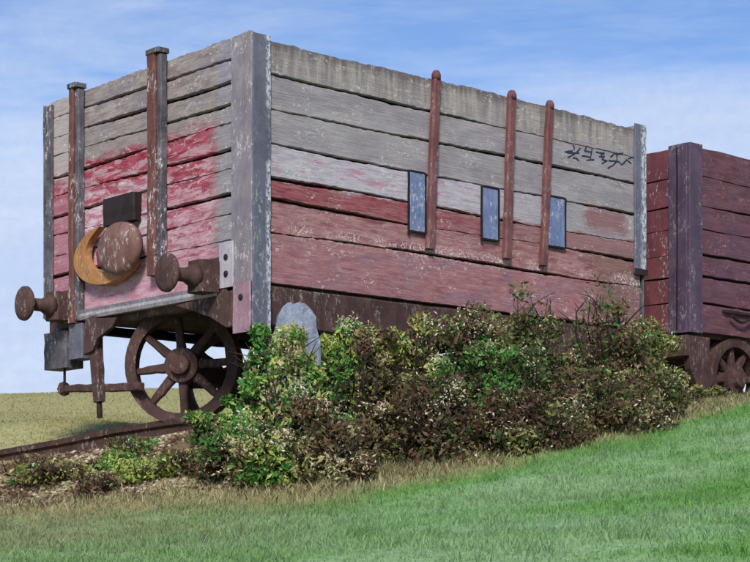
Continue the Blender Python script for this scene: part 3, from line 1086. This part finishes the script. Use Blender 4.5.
sp = at(290, 470, 10.72)  # added slab, its pale colour stands for sky seen under the wagon
gz = float(ground(sp[0], sp[1]))
b = MB()
pts = []
rr = random.Random(3)
prof = [(0, .17, .12), (.4, .165, .11), (.75, .16, .10), (.93, .145, .09), (1.03, .130, .085), (1.12, .108, .075), (1.18, .080, .06), (1.215, .045, .04)]
rings = []
zt_ = at(292, 304, 10.72)[2] - gz
for (t, hw, hd) in prof:
    z_ = gz - .05 + t / 1.215 * (zt_ + .05)
    cx_ = sp[0] + .03 * t ** 2
    rings.append([(cx_ + hw * a_ + rr.uniform(-.014, .014), sp[1] + hd * c_ + rr.uniform(-.006, .006), z_ + rr.uniform(-.012, .012)) for a_, c_ in ((-1, -.5), (-.5, -1), (.45, -.9), (1, -.4), (1, .5), (.4, 1), (-.5, .95), (-1, .5))])
b.ring_sweep(rings)
o = b.build('filler_slab', M['filler'])
tag(o, 'pale blue-grey upright stone slab for the sky gap between wagon corner and bushes', 'filler')

# ------------------------------------------------------------------ bushes
PALETTE = {k: L3(c) for k, c in dict(green=(80, 136, 62), leaf=(104, 148, 76), lime=(172, 184, 96), olive=(140, 140, 82), brown=(120, 96, 74), dark=(94, 74, 60), moss=(86, 100, 58), cream=(216, 206, 172), straw=(186, 172, 128)).items()}
brs = np.random.RandomState(17)


def leaf_cloud(name, pts, size, cols, parent, rs):
    n = len(pts)
    nrm = rs.normal(0, 1, (n, 3)) + np.array([0, -.5, .5])
    nrm /= np.linalg.norm(nrm, axis=1, keepdims=True)
    t = np.cross(nrm, rs.normal(0, 1, (n, 3)))
    t /= np.linalg.norm(t, axis=1, keepdims=True)
    b_ = np.cross(nrm, t)
    sz = (size * np.clip(rs.lognormal(-.1, .36, n), .35, 1.55))[:, None]
    V = np.stack([pts - t * sz, pts + b_ * sz * .42 + nrm * sz * .12, pts + t * sz, pts - b_ * sz * .42 + nrm * sz * .12], 1)
    q = np.arange(n)[:, None] * 4
    F = np.concatenate([q + [0, 1, 2], q + [0, 2, 3]], 0)
    return link(name, fast_mesh(name, V.reshape(-1, 3), F, np.repeat(cols, 4, 0)), M['leaf'], parent)


def bush(px, base_d, hw, top_y, mixw, n, label, cream=.06, dens=.5, size=.0195, thin=0.0, deep=.30, name='bush', dy=0.0):
    x0 = (px - 375) / 1770 * base_d
    y0 = base_d
    z0 = float(ground(x0, y0))
    ht = max(.12, (547 - top_y) / 1770 * base_d + EYE - z0)
    rad = hw / 1770 * base_d
    root = link(name, None, loc=(x0, y0, z0))
    tag(root, label, 'bush', 'bushes along the wagon side')
    rs = np.random.RandomState(int(px * 7 + top_y))
    # stems
    tips = []
    b = MB()
    ns = max(5, int(9 * ht / .6))
    for i in range(ns):
        a_ = rs.uniform(0, 6.28)
        sp_ = rs.uniform(.25, 1.0)
        tip = Vector((math.cos(a_) * rad * sp_ * .85, math.sin(a_) * deep * sp_ * .8, ht * rs.uniform(.7, 1.02) * (1 - .35 * sp_ ** 2)))
        p0 = Vector((math.cos(a_) * .008, math.sin(a_) * .008, -.03))
        mid = p0.lerp(tip, .5) + Vector(rs.normal(0, .035, 3))
        b.tube([p0, p0.lerp(mid, .5), mid, mid.lerp(tip, .5) + Vector(rs.normal(0, .02, 3)), tip], [q_ * min(1.0, .35 + ht) for q_ in (.011, .009, .007, .005, .002)], 5)
        tips.append((mid, tip))
        for _ in range(3):
            q = mid.lerp(tip, rs.uniform(0, .9))
            e_ = q + Vector((rs.normal(0, .10), rs.normal(-.03, .07), rs.uniform(.0, .13))) * min(1.0, ht / .5)
            b.tube([q, q.lerp(e_, .5) + Vector(rs.normal(0, .015, 3)), e_], [.005, .004, .002], 4)
    for i in range(int(4 + 16 * rad)):               # dark forked twigs reaching out through the front of the crown
        f0 = Vector((rs.uniform(-.7, .7) * rad, -deep * rs.uniform(.55, .95), ht * rs.uniform(.15, .75)))
        back = Vector((f0.x * .35, 0, f0.z * .45))
        up = Vector((rs.normal(0, .05), -.02, rs.uniform(.07, .14))) * min(1.0, .3 + ht)
        b.tube([back, back.lerp(f0, .6) + Vector(rs.normal(0, .02, 3)), f0, f0 + up], [.006, .006, .005, .0025], 4)
        for sg in (-1, 1):
            e_ = f0 + up * .35 + Vector((sg * rs.uniform(.03, .075), -.015, rs.uniform(.02, .07))) * min(1.0, .3 + ht)
            b.tube([f0 + up * .2, e_], [.004, .002], 4)
    b.build('stems', M['twig'], root)
    # foliage in clumps around an uneven crown
    nl = max(7, int(12 * rad / .25))
    cen, cr = [], []
    for i in range(nl):
        h_ = rs.uniform(.10, .92) if i else .9
        lim = rad * (1.0 if h_ < .6 else 1.0 - (h_ - .6) * 1.5)
        cen.append((rs.uniform(-1, 1) * lim, rs.uniform(-1, .6) * deep * (1 - .4 * h_), h_ * ht))
        cr.append(rs.uniform(.55, 1.1) * min(.16, max(.07, rad * .42)))
    cen, cr = np.array(cen), np.array(cr)
    ki = rs.randint(0, nl, n)
    g = rs.normal(0, 1, (n, 3))
    g = g / np.linalg.norm(g, axis=1, keepdims=True) * (rs.uniform(0, 1, (n, 1)) ** .45)
    pts = cen[ki] + g * cr[ki][:, None] * np.array([1.15, 1.0, 1.0])
    fill = rs.uniform(0, 1, n) < .35
    ang, rr_ = rs.uniform(0, 6.28, n), np.sqrt(rs.uniform(0, 1, n))
    hh = rs.uniform(0, 1, n)
    pts[fill] = np.stack([np.cos(ang) * rr_ * rad * (1 - .45 * hh ** 2), np.sin(ang) * rr_ * deep * (1 - .4 * hh), hh * ht * (1 - .3 * rr_)], 1)[fill]
    if thin:
        k = (rs.uniform(0, 1, n) > thin * np.clip((pts[:, 2] / ht - .45) * 2.4, 0, 1))
        pts = pts[k]
    pts[:, 2] = np.clip(pts[:, 2], -.02, ht * 1.02)
    n = len(pts)
    keys = list(mixw)
    # colour by clump: each small clump takes a dominant leaf colour of this bush
    w_ = np.array([mixw[k] for k in keys], float)
    w_ /= w_.sum()
    cell = np.floor((pts + rs.normal(0, .02, pts.shape)) / .12).astype(int)
    hsh = ((cell[:, 0] * 73856093) ^ (cell[:, 1] * 19349663) ^ (cell[:, 2] * 83492791) ^ int(px * 101)) & 0xffff
    u_ = hsh / 65535.0
    own = np.searchsorted(np.cumsum(w_), u_).clip(0, len(keys) - 1)
    rnd = rs.choice(len(keys), n, p=w_)
    ci = np.where(rs.uniform(0, 1, n) < .72, own, rnd)
    cols = vary(np.array([PALETTE[k] for k in keys])[ci], rs, .22)
    leaf_cloud('foliage', pts, size, cols, root, rs)
    if cream:
        m_ = int(n * cream)
        # blossom and seed heads sit on the outside of the crown, in drifts
        q = pts[rs.randint(0, n, m_ * 8)]
        dr = np.array([mnoise.noise(Vector((p[0] * 6 + px, p[1] * 6, p[2] * 6))) for p in q])
        q = q[np.argsort(-dr - (q[:, 2] / ht) * .15 + q[:, 1] * .5 + rs.normal(0, .22, len(q)))][:m_]
        q = q + rs.normal(0, .012, q.shape) + np.array([0, -.05, .01])
        cc = vary(np.array([PALETTE['cream'], PALETTE['cream'], PALETTE['straw'], L3((228, 222, 200))])[rs.randint(0, 4, len(q))], rs, .1)
        leaf_cloud('blossom', q, size * .5, cc, root, rs)
    return root


B = [
    (258, 10.72, 24, 320, dict(green=5, leaf=3, dark=1, lime=1), 2600, 'bright green leafy bush under the near wagon corner', .03),
    (293, 10.42, 44, 324, dict(lime=4, leaf=3, green=5, straw=2), 6200, 'lime and green bush speckled with cream in front of the stone slab', .17),
    (342, 10.95, 34, 312, dict(green=4, leaf=4, lime=4), 4600, 'tall green bush just right of the stone slab', .14),
    (374, 10.75, 26, 320, dict(brown=5, dark=4, olive=2), 3200, 'narrow brown withered bush with pale seed heads behind the front row', .09),
    (418, 11.05, 40, 312, dict(lime=4, olive=3, green=3, brown=2), 4800, 'lime green bush flecked cream below the first stanchion', .14),
    (472, 11.40, 42, 308, dict(brown=4, dark=2, olive=3, straw=1, green=2), 5000, 'brown and olive bush with cream blossom drift at mid hedge', .15),
    (537, 11.85, 38, 276, dict(green=3, moss=3, brown=4, olive=2), 4600, 'tall bush with bare brown twigs rising over the pink plank, left of the twin sprigs', .06),
    (600, 12.30, 44, 272, dict(moss=3, brown=5, green=2, olive=2), 5200, 'tall bush with thin brown top, right of the twin sprigs', .05),
    (642, 12.55, 36, 322, dict(green=3, olive=4, moss=3, lime=2), 5000, 'olive green bush closing the right end of the hedge', .10),
    (330, 10.25, 44, 402, dict(brown=4, dark=4, moss=3, olive=2, straw=1), 4200, 'low dark brown bramble clump in front, leftmost of the low front row', .10),
    (425, 10.70, 50, 378, dict(dark=5, brown=4, moss=3, olive=1), 5000, 'low dark brown bramble clump below the lime bush', .09),
    (500, 11.20, 52, 346, dict(green=4, leaf=2, moss=4, olive=2, dark=2), 5600, 'mid-height green bush in front of the brown blossoming one', .07),
    (522, 11.02, 58, 394, dict(dark=5, brown=4, moss=3, olive=1), 5000, 'wide low dark brown bramble clump at the middle of the hedge foot', .07),
    (596, 11.70, 54, 374, dict(dark=4, moss=4, brown=3, olive=2), 5200, 'low dark bramble clump under the thin-topped tall bush', .07),
    (640, 12.00, 40, 372, dict(olive=3, moss=3, dark=2, brown=2, straw=1), 3400, 'low olive bush in front of the right end bush', .09),
    (670, 12.55, 24, 378, dict(straw=3, olive=4, brown=2, moss=2), 2200, 'small straw coloured bush at the very right end of the hedge', .12),
    (226, 10.55, 32, 436, dict(dark=4, moss=4, green=2, brown=2), 2400, 'small dark bush below the spoked wheel', .08),
    (268, 10.30, 36, 424, dict(green=5, leaf=3, brown=2, lime=2, straw=1), 3400, 'low green and brown bush at the left foot of the hedge', .13),
    (240, 11.05, 18, 396, dict(green=5, leaf=3, lime=2), 1100, 'little bright green bush against the right rim of the wheel', .03),
    (204, 11.35, 16, 414, dict(green=4, lime=3, brown=1), 700, 'tiny green bush at the foot of the wheel', .04),
]
for (px, dd, hw, ty, mw, n, lab, cr_) in B:
    tall = ty < 300
    bush(px, dd, hw, ty, mw, int(n * 1.45), lab, cr_ * 1.15, thin=.86 if tall else .35, deep=.22 if hw < 30 else .30)

# low weeds on the stony ground at the left
WEED = [(62, 11.3, 34, 476, dict(olive=4, brown=3, lime=2), 900, 'flat olive weed patch on the stony ground, second of the weeds from the left'),
        (112, 11.2, 26, 463, dict(green=4, lime=3), 800, 'small green weed patch left of the lime one'),
        (150, 10.9, 32, 460, dict(lime=6, leaf=2, olive=1), 1200, 'lime green weed patch on stony ground below the wheel'),
        (188, 10.8, 28, 453, dict(dark=4, moss=3, lime=2), 1000, 'dark mossy weed patch right of the lime one'),
        (28, 11.6, 26, 478, dict(olive=3, brown=4), 600, 'brownish weed tuft beside the rail at the left edge'),
        (96, 10.8, 30, 484, dict(brown=4, dark=2, olive=3), 800, 'flat brown weed patch lowest on the stony ground'),
        (40, 11.35, 30, 488, dict(green=3, olive=3, brown=3), 900, 'green and brown weed patch at the left picture edge below the rail'),
        (130, 11.45, 26, 452, dict(olive=4, green=3, brown=2), 700, 'olive weed strip close under the rail left of the wheel'),
        (706, 12.9, 24, 388, dict(moss=3, olive=4, straw=2), 900, 'sparse olive weeds in front of the maroon wagon')]
for (px, dd, hw, ty, mw, n, lab) in WEED:
    o = bush(px, dd, hw, ty, mw, n, lab, .05, name='weed_patch', size=.017, deep=.22)
    o['category'] = 'weeds'
    o['group'] = 'weeds on the bank'
